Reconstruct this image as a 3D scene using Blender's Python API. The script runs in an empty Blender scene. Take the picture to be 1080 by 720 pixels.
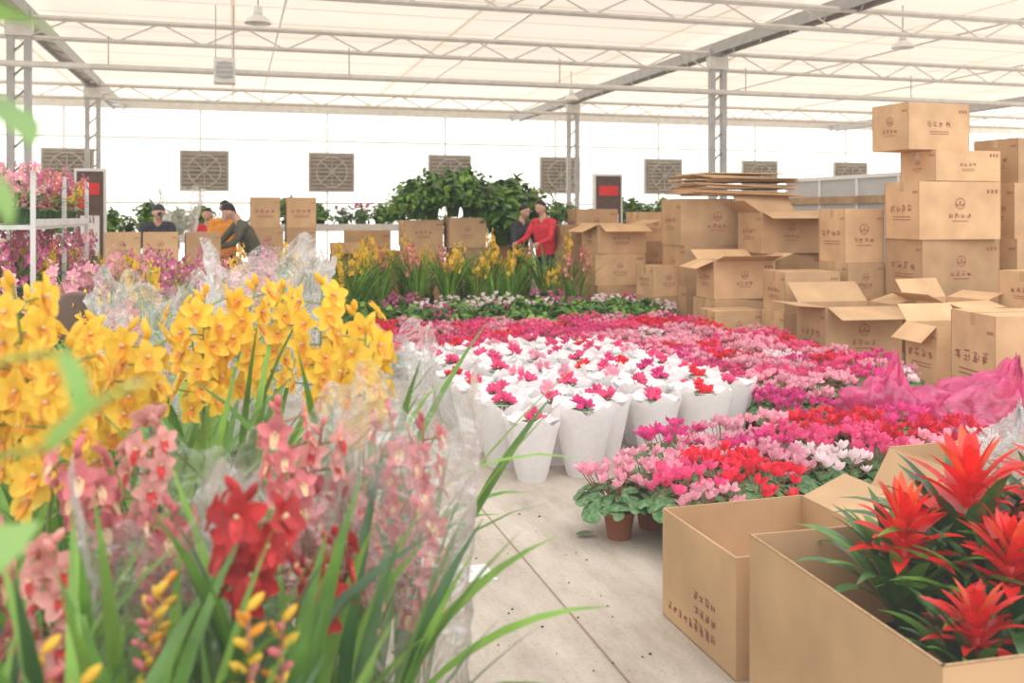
import bpy, math, random
from mathutils import Vector, Matrix, noise, Euler
R=random.Random(7)
TH=math.radians(16.4); CT=math.cos(TH); ST=math.sin(TH)
def W(u,v): return (CT*u-ST*v, ST*u+CT*v)
scn=bpy.context.scene; col=scn.collection

# ------------------------------------------------------------ materials
def mk(name,c,rough=.6,var=.18,scale=18,trans=0.0,rnd=0.0,c2=None,alpha=None,metal=0,spec=.3,glow=0,bump=0):
    m=bpy.data.materials.new(name); m.use_nodes=True; n=m.node_tree.nodes; l=m.node_tree.links
    b=n['Principled BSDF']; out=n['Material Output']
    tc=n.new('ShaderNodeTexCoord'); no=n.new('ShaderNodeTexNoise'); no.inputs['Scale'].default_value=scale
    no.inputs['Detail'].default_value=3
    l.new(tc.outputs['Object'],no.inputs['Vector'])
    rp=n.new('ShaderNodeValToRGB'); l.new(no.outputs['Fac'],rp.inputs['Fac'])
    a=c2 if c2 else tuple(x*(1-var) for x in c)
    bb=c if c2 else tuple(min(1,x*(1+var)) for x in c)
    rp.color_ramp.elements[0].position=.35; rp.color_ramp.elements[0].color=(*a,1)
    rp.color_ramp.elements[1].position=.65; rp.color_ramp.elements[1].color=(*bb,1)
    src=rp.outputs['Color']
    if rnd:
        oi=n.new('ShaderNodeObjectInfo'); mr=n.new('ShaderNodeMapRange')
        mr.inputs['To Min'].default_value=1-rnd; mr.inputs['To Max'].default_value=1+rnd
        hs=n.new('ShaderNodeHueSaturation'); l.new(oi.outputs['Random'],mr.inputs['Value'])
        l.new(mr.outputs['Result'],hs.inputs['Value']); l.new(src,hs.inputs['Color']); src=hs.outputs['Color']
    l.new(src,b.inputs['Base Color'])
    b.inputs['Roughness'].default_value=rough; b.inputs['Metallic'].default_value=metal
    b.inputs['Specular IOR Level'].default_value=spec
    if alpha is not None: b.inputs['Alpha'].default_value=alpha
    if bump:
        bp=n.new('ShaderNodeBump'); bp.inputs['Strength'].default_value=bump; bp.inputs['Distance'].default_value=.01
        l.new(no.outputs['Fac'],bp.inputs['Height']); l.new(bp.outputs['Normal'],b.inputs['Normal'])
    if trans:
        t=n.new('ShaderNodeBsdfTranslucent'); l.new(src,t.inputs['Color'])
        mx=n.new('ShaderNodeMixShader'); mx.inputs[0].default_value=trans
        l.new(b.outputs[0],mx.inputs[1]); l.new(t.outputs[0],mx.inputs[2]); l.new(mx.outputs[0],out.inputs['Surface'])
    return m
M={}
M['leaf']=mk('leaf_green',(.095,.225,.025),.38,.3,9,.25,.2,spec=.4)
M['leaf2']=mk('leaf_light',(.19,.38,.045),.4,.25,9,.3,.15,spec=.4)
M['leafd']=mk('leaf_dark',(.035,.11,.022),.3,.3,12,.15,.2,spec=.5)
M['ficus']=mk('leaf_ficus',(.28,.52,.12),.4,.15,9,.4,.1,spec=.3)
M['cycleaf']=mk('cyclamen_leaf',(.15,.27,.11),.5,0,45,.12,.2,c2=(.03,.12,.025))
M['stem']=mk('stem_green',(.2,.34,.06),.5,.2,10,.1)
M['stemr']=mk('stem_reddish',(.35,.14,.07),.5,.2,10,.1)
M['hot']=mk('petal_hot_pink',(.88,.095,.26),.55,.2,30,.35,.12)
M['mag']=mk('petal_magenta',(.76,.055,.27),.55,.2,30,.35,.12)
M['lpk']=mk('petal_light_pink',(.91,.39,.50),.55,.15,30,.35,.12)
M['red']=mk('petal_red',(.82,.03,.065),.55,.2,30,.35,.12)
M['wpk']=mk('petal_white_pink',(.93,.76,.79),.55,.06,30,.35,.05)
M['yel']=mk('petal_yellow',(.95,.59,.045),.5,.12,25,.38,.08)
M['lipy']=mk('orchid_lip_orange',(.90,.33,.02),.5,.25,40,.3)
M['cpk']=mk('petal_cymbidium_pink',(.76,.20,.22),.5,.3,22,.32,.12)
M['cpk2']=mk('petal_cymbidium_blush',(.86,.37,.33),.5,.25,22,.32,.12)
M['dred']=mk('petal_dark_red',(.46,.014,.014),.4,.3,25,.28,.1)
M['pur']=mk('petal_purple',(.64,.15,.33),.55,.2,25,.35,.15)
M['lipr']=mk('orchid_lip_red',(.6,.03,.03),.5,.3,60,.2)
M['lipw']=mk('orchid_lip_cream',(.85,.58,.32),.5,.2,60,.2)
M['gz']=mk('guzmania_red',(.84,.018,.014),.35,.25,14,.35,.1,spec=.5)
M['gzo']=mk('guzmania_orange',(.90,.09,.025),.35,.25,14,.35,.1,spec=.5)
M['pot']=mk('pot_terracotta',(.30,.10,.05),.7,.15,8)
M['potb']=mk('pot_black',(.03,.03,.03),.5,.1,8)
M['soil']=mk('soil',(.05,.03,.02),.95,.4,50)
M['paper']=mk('wrapping_paper',(.90,.875,.87),.75,.03,40,.3)
M['card']=mk('cardboard',(.57,.35,.185),.85,.12,3.0,0,.20,spec=.1)
M['cardin']=mk('cardboard_inside',(.54,.345,.19),.9,.10,4,0,.12,spec=.1)
M['carde']=mk('cardboard_edge',(.40,.24,.12),.9,.2,80,spec=.1)
M['tape']=mk('packing_tape',(.50,.31,.14),.25,.05,6,spec=.6)
M['ink']=mk('carton_ink',(.34,.11,.07),.8,.1,20)
M['steel']=mk('galvanised_steel',(.66,.64,.61),.5,.08,5,metal=.1)
M['steeld']=mk('steel_grey',(.40,.40,.40),.5,.1,5,metal=.1)
M['white']=mk('white_paint',(.82,.81,.79),.5,.03,5)
M['grey']=mk('grey_panel',(.50,.51,.52),.6,.05,3)
M['fan']=mk('fan_louvre',(.20,.17,.14),.6,.15,5)
M['fanl']=mk('fan_frame',(.40,.37,.33),.6,.1,5)
M['black']=mk('black_plastic',(.02,.02,.02),.5,.1,5)
M['redp']=mk('sign_red',(.7,.03,.03),.5,.1,4)
M['bag']=mk('pink_plastic_bag',(.88,.09,.29),.12,.3,7,.3,spec=1.0,alpha=.58)
M['skin']=mk('skin',(.62,.36,.26),.55,.06,20)
M['hair']=mk('hair_black',(.012,.010,.010),.5,.2,60)
M['jdark']=mk('jacket_dark',(.035,.04,.05),.8,.2,15)
M['jorg']=mk('jacket_orange',(.85,.32,.04),.7,.12,15)
M['jred']=mk('jacket_red',(.65,.03,.05),.7,.15,15)
M['jgrn']=mk('jacket_olive',(.09,.085,.06),.8,.2,15)
M['pants']=mk('trousers_dark',(.03,.035,.05),.85,.2,15)
M['shoe']=mk('shoe',(.02,.02,.02),.5,.2,15)
M['wood']=mk('wood',(.38,.24,.13),.7,.25,5)
M['brown']=mk('brown_leather',(.10,.06,.045),.5,.2,12)
def cello():
    m=bpy.data.materials.new('cellophane'); m.use_nodes=True; n=m.node_tree.nodes; l=m.node_tree.links
    n.remove(n['Principled BSDF']); o=n['Material Output']
    t=n.new('ShaderNodeBsdfTransparent'); t.inputs[0].default_value=(.97,.98,.98,1)
    g=n.new('ShaderNodeBsdfGlossy'); g.inputs['Roughness'].default_value=.08
    d=n.new('ShaderNodeBsdfTranslucent'); d.inputs[0].default_value=(.92,.93,.94,1)
    lw=n.new('ShaderNodeLayerWeight'); lw.inputs[0].default_value=.45
    mr=n.new('ShaderNodeMapRange'); mr.inputs['To Min'].default_value=.10; mr.inputs['To Max'].default_value=.9
    tc=n.new('ShaderNodeTexCoord'); no=n.new('ShaderNodeTexNoise'); no.inputs['Scale'].default_value=8; no.inputs['Detail'].default_value=5; no.inputs['Distortion'].default_value=1.4
    l.new(tc.outputs['Object'],no.inputs[0]); bp=n.new('ShaderNodeBump'); bp.inputs['Strength'].default_value=1; bp.inputs['Distance'].default_value=.06
    l.new(no.outputs[0],bp.inputs['Height']); l.new(bp.outputs[0],g.inputs['Normal']); l.new(bp.outputs[0],lw.inputs['Normal'])
    l.new(lw.outputs['Facing'],mr.inputs['Value'])
    gm=n.new('ShaderNodeMixShader'); gm.inputs[0].default_value=.4; l.new(g.outputs[0],gm.inputs[1]); l.new(d.outputs[0],gm.inputs[2])
    mx=n.new('ShaderNodeMixShader'); l.new(mr.outputs[0],mx.inputs[0]); l.new(t.outputs[0],mx.inputs[1]); l.new(gm.outputs[0],mx.inputs[2])
    l.new(mx.outputs[0],o.inputs['Surface']); return m
M['cello']=cello()

# ------------------------------------------------------------ mesh builder
class MB:
    def __init__(s): s.v=[];s.f=[];s.m=[];s.mats=[]
    def mi(s,k):
        if k not in s.mats: s.mats.append(k)
        return s.mats.index(k)
    def add(s,vs,fs,k):
        o=len(s.v); i=s.mi(k); s.v.extend([tuple(p) for p in vs])
        for f in fs: s.f.append([a+o for a in f]); s.m.append(i)
    def grid(s,rows,k,closed=False):
        n=len(rows[0]); vs=[p for r in rows for p in r]; fs=[]
        for i in range(len(rows)-1):
            for j in range(n if closed else n-1):
                a=i*n+j; b=i*n+(j+1)%n; fs.append((a,b,b+n,a+n))
        s.add(vs,fs,k)
    def tube(s,pts,rad,k,sides=6,cap=True):
        pts=[Vector(p) for p in pts]; rows=[]
        for i,p in enumerate(pts):
            d=(pts[min(i+1,len(pts)-1)]-pts[max(i-1,0)])
            if d.length<1e-9: d=Vector((0,0,1))
            d.normalize(); a=d.orthogonal() if abs(d.z)>.98 else d.cross(Vector((0,0,1))); a.normalize(); b=d.cross(a)
            r=rad[i] if isinstance(rad,(list,tuple)) else rad
            rows.append([p+(a*math.cos(t)+b*math.sin(t))*r for t in [2*math.pi*q/sides for q in range(sides)]])
        o=len(s.v); s.grid(rows,k,True)
        if cap:
            i=s.mi(k); s.f.append([o+q for q in range(sides)][::-1]); s.m.append(i)
            e=o+(len(rows)-1)*sides; s.f.append([e+q for q in range(sides)]); s.m.append(i)
    def slab(s,o,a,b,c,k):
        o,a,b,c=map(Vector,(o,a,b,c))
        vs=[o,o+a,o+a+b,o+b,o+c,o+a+c,o+a+b+c,o+b+c]
        s.add(vs,[(0,3,2,1),(4,5,6,7),(0,1,5,4),(1,2,6,5),(2,3,7,6),(3,0,4,7)],k)
    def box(s,cx,cy,cz,sx,sy,sz,k): s.slab((cx-sx/2,cy-sy/2,cz-sz/2),(sx,0,0),(0,sy,0),(0,0,sz),k)
    def beam(s,p,q,w,k): s.tube([p,q],w*.7,k,4)
    def sph(s,c,r,k,n=10,sc=(1,1,1)):
        c=Vector(c); rows=[]
        for i in range(n//2+1):
            t=math.pi*i/(n//2)
            rows.append([c+Vector((math.sin(t)*math.cos(p)*sc[0],math.sin(t)*math.sin(p)*sc[1],math.cos(t)*sc[2]))*r for p in [2*math.pi*q/n for q in range(n)]])
        s.grid(rows,k,True)
    def mesh(s,name,smooth=True):
        me=bpy.data.meshes.new(name); me.from_pydata(s.v,[],s.f)
        for k in s.mats: me.materials.append(M[k])
        me.polygons.foreach_set('material_index',s.m)
        me.polygons.foreach_set('use_smooth',[smooth]*len(s.f)); me.update(); return me
    def obj(s,name,loc=(0,0,0),rz=0,smooth=True,parent=None,scale=1):
        return inst(s.mesh(name,smooth),name,loc,rz,parent,scale)
def inst(me,name,loc=(0,0,0),rz=0,parent=None,scale=1):
    o=bpy.data.objects.new(name,me); col.objects.link(o); o.location=loc; o.rotation_euler=(0,0,rz)
    o.scale=(scale,)*3 if not isinstance(scale,tuple) else scale
    if parent: o.parent=parent
    return o
def empty(name,loc=(0,0,0)):
    e=bpy.data.objects.new(name,None); col.objects.link(e); e.location=loc; e.empty_display_size=.2; return e

# ------------------------------------------------------------ plant parts
def tepal(mb,Mx,L,Wd,curl,k,cup=.15,prof=(.3,.85,1,.8,.12)):
    n=len(prof)-1; rows=[]
    for i,w in enumerate(prof):
        t=i/n; h=Wd*w/2; z=curl*L*t*t
        rows.append([Mx@Vector((-h,L*t,z+cup*h)),Mx@Vector((0,L*t,z)),Mx@Vector((h,L*t,z+cup*h))])
    mb.grid(rows,k)
def orient(p,d,roll=0):
    d=Vector(d).normalized()
    return Matrix.Translation(p)@d.to_track_quat('Z','Y').to_matrix().to_4x4()@Matrix.Rotation(roll,4,'Z')
TP=(.35,.78,1,1,.78,.25)
def cymflower(mb,p,d,s,k,lip,rr):
    Mx=orient(p,d,rr.uniform(-.3,.3))
    for i,a in enumerate((0,70,-70,140,-140)):
        tepal(mb,Mx@Matrix.Rotation(math.radians(a+rr.uniform(-6,6)),4,'Z')@Matrix.Rotation(math.radians(rr.uniform(8,32)),4,'X'),s*.54,s*.38,-.22,k,.35,TP)
    L=Mx@Matrix.Rotation(math.pi,4,'Z')@Matrix.Rotation(math.radians(55),4,'X')
    tepal(mb,L,s*.34,s*.26,-.8,lip,.55,(.6,.9,1,.9,.5))
    mb.tube([Mx@Vector((0,0,0)),Mx@Vector((0,s*.05,s*.16))],[s*.05,s*.04],'lipw',5)
def bud(mb,p,d,s,k):
    d=Vector(d).normalized()
    p=Vector(p); mb.tube([p,p+d*s*.3,p+d*s*.7,p+d*s],[s*.08,s*.22,s*.2,s*.03],k,6)
def spike(mb,b,t,nf,fs,span,k,lip,rr,arch=.06,buds=2,face=None,stem='stem'):
    b=Vector(b); t=Vector(t); H=(t-b); ax=Vector((rr.uniform(-1,1),rr.uniform(-1,1),0)).normalized()*arch
    P=lambda q: b+H*q+ax*math.sin(q*math.pi)
    mb.tube([P(i/8) for i in range(9)],[.006-.003*i/8 for i in range(9)],stem,6)
    L=H.length; a=rr.uniform(0,6.28)
    for i in range(nf+buds):
        q=1-span/L*(1-i/(nf+buds-1)) if nf+buds>1 else 1
        a+=2.2+rr.uniform(-.5,.5)
        o=Vector((math.cos(a),math.sin(a),.15))
        if face is not None: o=(o*.85+Vector(face)*.55)
        o.normalize(); p=P(q)
        if i<nf:
            e=p+o*fs*rr.uniform(.45,.75); mb.tube([p,e],.0022,stem,4,False); cymflower(mb,e,o+Vector((0,0,rr.uniform(-.25,.25))),fs*rr.uniform(.78,1.12),k,lip,rr)
        else: bud(mb,p,o+Vector((0,0,1)),fs*.5,k)
def strap(mb,b,az,L,Wd,el,droop,k,n=8,fold=.25,twist=0):
    p=Vector(b); rows=[]; d0=Vector((math.cos(az),math.sin(az),0)); side=Vector((-math.sin(az),math.cos(az),0))
    for i in range(n+1):
        t=i/n; e=el-droop*t**1.5
        w=Wd/2*(min(1,.45+t*2.2) if t<.6 else max(.03,1-((t-.6)/.4)**1.8))
        dv=d0*math.cos(e)+Vector((0,0,math.sin(e))); up=side.cross(dv)*-1
        s2=(side*math.cos(twist*t)+up*math.sin(twist*t))
        rows.append([p+s2*w+up*w*fold,p.copy(),p-s2*w+up*w*fold]); p=p+dv*L/n
    mb.grid(rows,k)
def pot(mb,r,h,k,z=0,c=(0,0)):
    prof=[(.72*r,0),(.93*r,h*.82),(1.02*r,h*.82),(1.02*r,h),(.92*r,h),(.9*r,h*.9),(.001,h*.9)]
    rows=[[Vector((c[0]+rr*math.cos(a),c[1]+rr*math.sin(a),z+zz)) for a in [2*math.pi*q/14 for q in range(14)]] for rr,zz in prof]
    mb.grid(rows[:6],k,True); mb.grid(rows[5:],'soil',True)
def cymfoliage(mb,x,y,n,L,rr,ks=('leaf','leaf','leaf2'),z0=.27,w=.027,elmin=1.0,dmax=1.5,elmax=1.5):
    for i in range(n):
        a=rr.uniform(0,6.28); r=rr.uniform(.01,.07)
        strap(mb,(x+r*math.cos(a),y+r*math.sin(a),z0),a+rr.uniform(-.4,.4),L*rr.uniform(.65,1.08),w*rr.uniform(.8,1.2),rr.uniform(elmin,elmax),rr.uniform(.2,dmax),rr.choice(ks),9,.25,rr.uniform(-.5,.5))
    for i in range(4):
        a=i*1.6; mb.sph((x+.05*math.cos(a),y+.05*math.sin(a),z0+.03),.035,'leaf',8,(1,1,1.4))

def t_cym(k,lip,seed,nf=12,ns=2,H=1.08,L=.75,fs=.078,pk='potb',span=.34):
    rr=random.Random(seed); mb=MB(); pot(mb,.1,.26,pk); cymfoliage(mb,0,0,18,L,rr)
    for i in range(ns):
        a=rr.uniform(0,6.28); spike(mb,(0,0,.25),(.16*math.cos(a),.16*math.sin(a),H*rr.uniform(.84,1.06)),nf,fs,span,k,lip,rr)
    return mb.mesh('cymbidium')
def cycflower(mb,p,s,k,rr):
    tilt=Matrix.Rotation(rr.uniform(-.45,.45),4,'X')@Matrix.Rotation(rr.uniform(-.45,.45),4,'Y')
    B=Matrix.Translation(p)@tilt@Matrix.Rotation(rr.uniform(0,6.28),4,'Z')
    for i in range(5):
        Mx=B@Matrix.Rotation(i*1.2566,4,'Z')@Matrix.Translation((0,.006,0))@Matrix.Rotation(math.radians(rr.uniform(40,72)),4,'X')@Matrix.Rotation(.35,4,'Y')
        tepal(mb,Mx,s*rr.uniform(.85,1.1),s*.66,rr.uniform(-.15,.2),k,.25,(.3,.8,1,.85,.25))
def heart(mb,c,nrm,r,az,k):
    Mx=orient(c,nrm)@Matrix.Rotation(az,4,'Z'); pts=[]
    for i in range(10):
        a=2*math.pi*i/10; q=r*(1-.35*(1 if i==0 else 0)+.12*math.cos(a*1-math.pi))
        pts.append(Mx@Vector((q*math.cos(a),q*math.sin(a),.12*r*math.cos(3*a)-.1*r)))
    ctr=Mx@Vector((0,0,0)); mb.add([ctr]+pts,[(0,1+i,1+(i+1)%10) for i in range(10)],k)
def t_cyc(k,seed,nfl=20,spread=.15,wrap=False,potk='pot'):
    rr=random.Random(seed); mb=MB()
    if not wrap:
        pot(mb,.075,.13,potk)
        for i in range(50):
            a=i*2.4; r=.035+.165*math.sqrt(i/50); z=.245-1.9*r*r*1.0+rr.uniform(-.025,.025)
            nr=Vector((math.cos(a)*r*4+rr.uniform(-.4,.4),math.sin(a)*r*4+rr.uniform(-.4,.4),1)); c=Vector((r*math.cos(a),r*math.sin(a),z))
            heart(mb,c,nr,rr.uniform(.030,.050),rr.uniform(0,6.28),'cycleaf')
            if i%3==0: mb.tube([(0,0,.12),c],.003,'stemr',4,False)
    else:
        n=28; rows=[]
        zt=.375
        ph=rr.uniform(0,6)
        for j in range(7):
            t=j/6; row=[]
            for q in range(n):
                a=2*math.pi*q/n; rad=.084+.084*t**.9; rad*=1+.05*t*math.sin(7*a+ph)+.03*math.sin(3*a+ph*2)
                z=zt*t+(t**4)*(.020*math.sin(4*a+ph)+.016*math.sin(9*a))
                if t==1: rad*=1.03
                row.append(Vector((rad*math.cos(a),rad*math.sin(a),z)))
            rows.append(row)
        mb.grid(rows,'paper',True)
        mb.add([(.08*math.cos(q*.5236),.08*math.sin(q*.5236),.002) for q in range(12)],[list(range(12))],'paper')
        rows=[[Vector(((.16-.095*t)*math.cos(a)*(1+.06*math.sin(6*a+ph)),(.16-.095*t)*math.sin(a)*(1+.06*math.sin(6*a+ph)),zt-.008-.022*t)) for a in [2*math.pi*q/n for q in range(n)]] for t in (0,.5,1)]
        mb.grid(rows,'paper',True)
        for i in range(7):
            a=i*2.4; r=.06*math.sqrt(i/7); heart(mb,Vector((r*math.cos(a),r*math.sin(a),.35)),Vector((math.cos(a)*.4,math.sin(a)*.4,1)),.032,rr.uniform(0,6.28),'cycleaf')
    for i in range(nfl):
        a=i*2.4+rr.uniform(-.3,.3); r=spread*math.sqrt((i+.5)/nfl)
        z=(.355 if wrap else .285)+rr.uniform(-.02,.06)*(.6 if wrap else 1)-(.9*r*r*1.5)
        p=Vector((r*math.cos(a),r*math.sin(a),z)); mb.tube([(p.x*.4,p.y*.4,.15 if not wrap else .3),p],.0025,'stemr',4,False)
        cycflower(mb,p,rr.uniform(.036,.054),k,rr)
    return mb.mesh('cyclamen')
def t_bush(ks,seed,n=120,r=.25,h=.4,lw=.05,ll=.1,fl=None,potk='potb'):
    rr=random.Random(seed); mb=MB(); pot(mb,.09,.15,potk)
    for i in range(n):
        a=rr.uniform(0,6.28); q=math.sqrt(rr.random()); ph=rr.uniform(.1,1.5)
        c=Vector((r*q*math.cos(a)*math.sin(ph),r*q*math.sin(a)*math.sin(ph),.08+(h-.08)*abs(math.cos(ph*.8))*rr.uniform(.35,1)))
        Mx=orient(c,(math.cos(a)*.6,math.sin(a)*.6,1),rr.uniform(0,6.28))@Matrix.Rotation(rr.uniform(-.6,.6),4,'X')
        tepal(mb,Mx,ll*rr.uniform(.7,1.2),lw,-.3,rr.choice(ks),.2,(.2,.8,1,.7,.05))
    for i in range(10):
        a=rr.uniform(0,6.28); mb.tube([(0,0,.13),(r*.5*math.cos(a),r*.5*math.sin(a),h*.7)],.004,'stem',4,False)
    if fl:
        for i in range(14):
            a=rr.uniform(0,6.28); q=r*.8*math.sqrt(rr.random()); cycflower(mb,Vector((q*math.cos(a),q*math.sin(a),h*rr.uniform(.9,1.1))),.04,fl,rr)
    return mb.mesh('bush')
def t_guz(seed,k,s=1.0):
    rr=random.Random(seed); mb=MB(); pot(mb,.08,.14,'potb')
    for i in range(34):
        a=i*2.4; t=i/34
        strap(mb,(.01*math.cos(a),.01*math.sin(a),.14),a,rr.uniform(.36,.50)*s,.054,.95+.5*t,1.6-.7*t,rr.choice(('leafd','leafd','leaf')),9,.3)
    mb.tube([(0,0,.14),(0,0,.48*s)],.013,'gz',8)
    for tier,(n,L,el,z,dr) in enumerate([(7,.22,.35,.38,.7),(7,.21,.65,.41,.6),(7,.20,.92,.44,.5),(6,.18,1.15,.47,.3),(4,.13,1.35,.50,.1)]):
        for i in range(n):
            a=6.283*i/n+tier*.45+rr.uniform(-.2,.2)
            strap(mb,(.008*math.cos(a),.008*math.sin(a),z*s),a,L*rr.uniform(.75,1.12),.048-.004*tier,el+rr.uniform(-.12,.12),dr,rr.choice((k,k,'gzo')) if tier>2 else k,7,.35,rr.uniform(-.3,.3))
    return mb.mesh('guzmania')

# ------------------------------------------------------------ room
def room(name,build,k=None,smooth=False):
    mb=MB(); build(mb); return mb.obj(name,(0,0,0),TH,smooth)
def floor_mat():
    m=bpy.data.materials.new('concrete_floor'); m.use_nodes=True; n=m.node_tree.nodes; l=m.node_tree.links; b=n['Principled BSDF']
    tc=n.new('ShaderNodeTexCoord')
    n1=n.new('ShaderNodeTexNoise'); n1.inputs['Scale'].default_value=2.4; n1.inputs['Detail'].default_value=12; n1.inputs['Roughness'].default_value=.7
    mpn=n.new('ShaderNodeMapping'); mpn.inputs['Scale'].default_value=(1.8,.5,1); l.new(tc.outputs['Object'],mpn.inputs[0]); l.new(mpn.outputs[0],n1.inputs[0])
    n2=n.new('ShaderNodeTexNoise'); n2.inputs['Scale'].default_value=60; n2.inputs['Detail'].default_value=4
    l.new(tc.outputs['Object'],n2.inputs[0])
    r=n.new('ShaderNodeValToRGB'); l.new(n1.outputs[0],r.inputs[0])
    r.color_ramp.elements[0].position=.30; r.color_ramp.elements[0].color=(.34,.275,.215,1)
    r.color_ramp.elements[1].position=.66; r.color_ramp.elements[1].color=(.57,.49,.405,1)
    r2=n.new('ShaderNodeValToRGB'); l.new(n2.outputs[0],r2.inputs[0])
    r2.color_ramp.elements[0].position=.28; r2.color_ramp.elements[0].color=(.68,.6,.52,1)
    r2.color_ramp.elements[1].position=.44; r2.color_ramp.elements[1].color=(1,1,1,1)
    mx=n.new('ShaderNodeMix'); mx.data_type='RGBA'; mx.blend_type='MULTIPLY'; mx.inputs[0].default_value=.6
    l.new(r.outputs[0],mx.inputs[6]); l.new(r2.outputs[0],mx.inputs[7])
    br=n.new('ShaderNodeTexBrick'); br.offset=0; br.inputs['Color1'].default_value=(1,1,1,1); br.inputs['Color2'].default_value=(.93,.92,.90,1)
    br.inputs['Mortar'].default_value=(.55,.46,.38,1); br.inputs['Scale'].default_value=1; br.inputs['Mortar Size'].default_value=.008
    br.inputs['Mortar Smooth'].default_value=.6; br.inputs['Brick Width'].default_value=1.25; br.inputs['Row Height'].default_value=12.0
    mp=n.new('ShaderNodeMapping'); mp.inputs['Location'].default_value=(.03,3,0); l.new(tc.outputs['Object'],mp.inputs[0]); l.new(mp.outputs[0],br.inputs['Vector'])
    m2=n.new('ShaderNodeMix'); m2.data_type='RGBA'; m2.blend_type='MULTIPLY'; m2.inputs[0].default_value=1
    l.new(mx.outputs[2],m2.inputs[6]); l.new(br.outputs['Color'],m2.inputs[7]); l.new(m2.outputs[2],b.inputs['Base Color'])
    b.inputs['Roughness'].default_value=.8; b.inputs['Specular IOR Level'].default_value=.15
    bp=n.new('ShaderNodeBump'); bp.inputs['Strength'].default_value=.15; bp.inputs['Distance'].default_value=.005
    l.new(n2.outputs[0],bp.inputs['Height']); l.new(bp.outputs[0],b.inputs['Normal']); return m
M['floor']=floor_mat()
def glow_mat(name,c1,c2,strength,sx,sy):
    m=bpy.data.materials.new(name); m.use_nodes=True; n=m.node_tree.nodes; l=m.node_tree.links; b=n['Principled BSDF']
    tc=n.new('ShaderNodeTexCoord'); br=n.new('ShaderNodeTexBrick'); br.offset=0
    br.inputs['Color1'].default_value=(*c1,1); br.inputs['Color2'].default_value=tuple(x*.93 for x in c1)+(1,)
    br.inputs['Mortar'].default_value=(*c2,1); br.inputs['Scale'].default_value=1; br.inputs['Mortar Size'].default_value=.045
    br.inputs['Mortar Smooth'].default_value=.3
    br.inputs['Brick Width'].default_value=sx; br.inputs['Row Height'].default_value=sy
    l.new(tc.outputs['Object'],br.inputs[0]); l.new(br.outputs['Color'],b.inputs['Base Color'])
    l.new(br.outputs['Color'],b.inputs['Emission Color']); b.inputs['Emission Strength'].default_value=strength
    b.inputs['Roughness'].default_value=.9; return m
M['cloth']=glow_mat('glowing_shade_cloth',(.95,.875,.76),(.66,.53,.40),.64,4.25,1.43)  # emission stands in for daylight passing through the ceiling cloth
M['poly']=glow_mat('glowing_polycarbonate_wall',(1,1,.985),(.9,.93,.93),1.2,50,50)  # walls given their own glow in place of daylight through the panels
room('floor',lambda b:b.slab((-20,-3,-.1),(56,0,0),(0,36,0),(0,0,.1),'floor'))
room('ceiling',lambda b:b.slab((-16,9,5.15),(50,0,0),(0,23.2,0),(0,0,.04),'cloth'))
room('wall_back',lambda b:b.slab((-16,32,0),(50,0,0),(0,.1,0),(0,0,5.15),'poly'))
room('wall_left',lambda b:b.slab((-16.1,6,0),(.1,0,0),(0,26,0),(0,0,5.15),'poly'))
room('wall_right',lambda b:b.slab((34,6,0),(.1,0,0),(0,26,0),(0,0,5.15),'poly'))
def mull(b):
    for i in range(13):
        u=-14.9+4*i+1.9; b.box(u,31.93,2.57,.07,.1,5.1,'white')
    b.box(9,31.94,3.95,49,.06,.07,'white'); b.box(9,31.94,1.9,49,.06,.08,'white'); b.box(9,31.9,5.0,49,.2,.3,'steel')
room('trim_back',mull)
for i in range(-2,7):
    mb=MB(); w,h=1.5,1.3
    mb.box(0,0,0,w,.12,h,'fanl'); mb.box(0,-.07,0,w-.14,.04,h-.14,'fan')
    for q in range(9): mb.box(0,-.1,-h/2+.13+q*(h-.26)/8,w-.2,.02,.03,'fanl')
    mb.tube([Vector((.5*math.cos(a),-.12,.5*math.sin(a))) for a in [q*.3927 for q in range(17)]],.025,'fanl',5,False)
    for a in (0,45,90,135):
        c,s=math.cos(math.radians(a))*.5,math.sin(math.radians(a))*.5; mb.beam((-c,-.13,-s),(c,-.13,s),.03,'fanl')
    x,y=W(-.87+4*i,31.8); mb.obj('exhaust_fan',(x,y,2.92),TH,False)
rows=[8.8,13.1,17.4,26.0]
for v in rows:
    mb=MB(); z1,z2=4.80,4.46
    mb.beam((-15.9,0,z1),(33.9,0,z1),.07,'steel'); mb.beam((-15.9,0,z2),(33.9,0,z2),.06,'steel')
    u=-15.9; k=0
    while u<33:
        mb.beam((u,0,z1 if k%2 else z2),(u+.7,0,z2 if k%2 else z1),.022,'steel'); u+=.7; k+=1
    x,y=W(0,v); mb.obj('ceiling_truss',(x,y,0),TH,False)
for u in (-12,-7.7,-3.4,.85,5.1,9.5,13.8,18.1,22.4,26.7):
    mb=MB(); big=u in(-3.4,9.5,22.4)
    if big:
        mb.box(0,20.5,4.93,.30,22.8,.10,'steel'); mb.box(-.15,20.5,4.88,.03,22.8,.22,'steeld'); mb.box(.15,20.5,4.88,.03,22.8,.22,'steeld')
        for q in range(22): mb.beam((-.15,9.5+q,4.78),(.15,10+q,4.78),.02,'steeld')
        x,y=W(u,0); mb.obj('gutter_beam',(x,y,0),TH,False)
    else:
        mb.beam((0,9.1,5.08),(0,31.9,5.08),.03,'steel'); x,y=W(u,0); mb.obj('roof_purlin',(x,y,0),TH,False)
mb=MB(); mb.tube([(-15.9,0,3.98),(33.9,0,3.98)],.055,'steel',8)
for q in range(12): mb.tube([(-14+4*q,0,3.98),(-14+4*q,0,4.5)],.012,'steeld',5)
x,y=W(0,17.15); mb.obj('heating_pipe',(x,y,0),TH)
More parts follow.
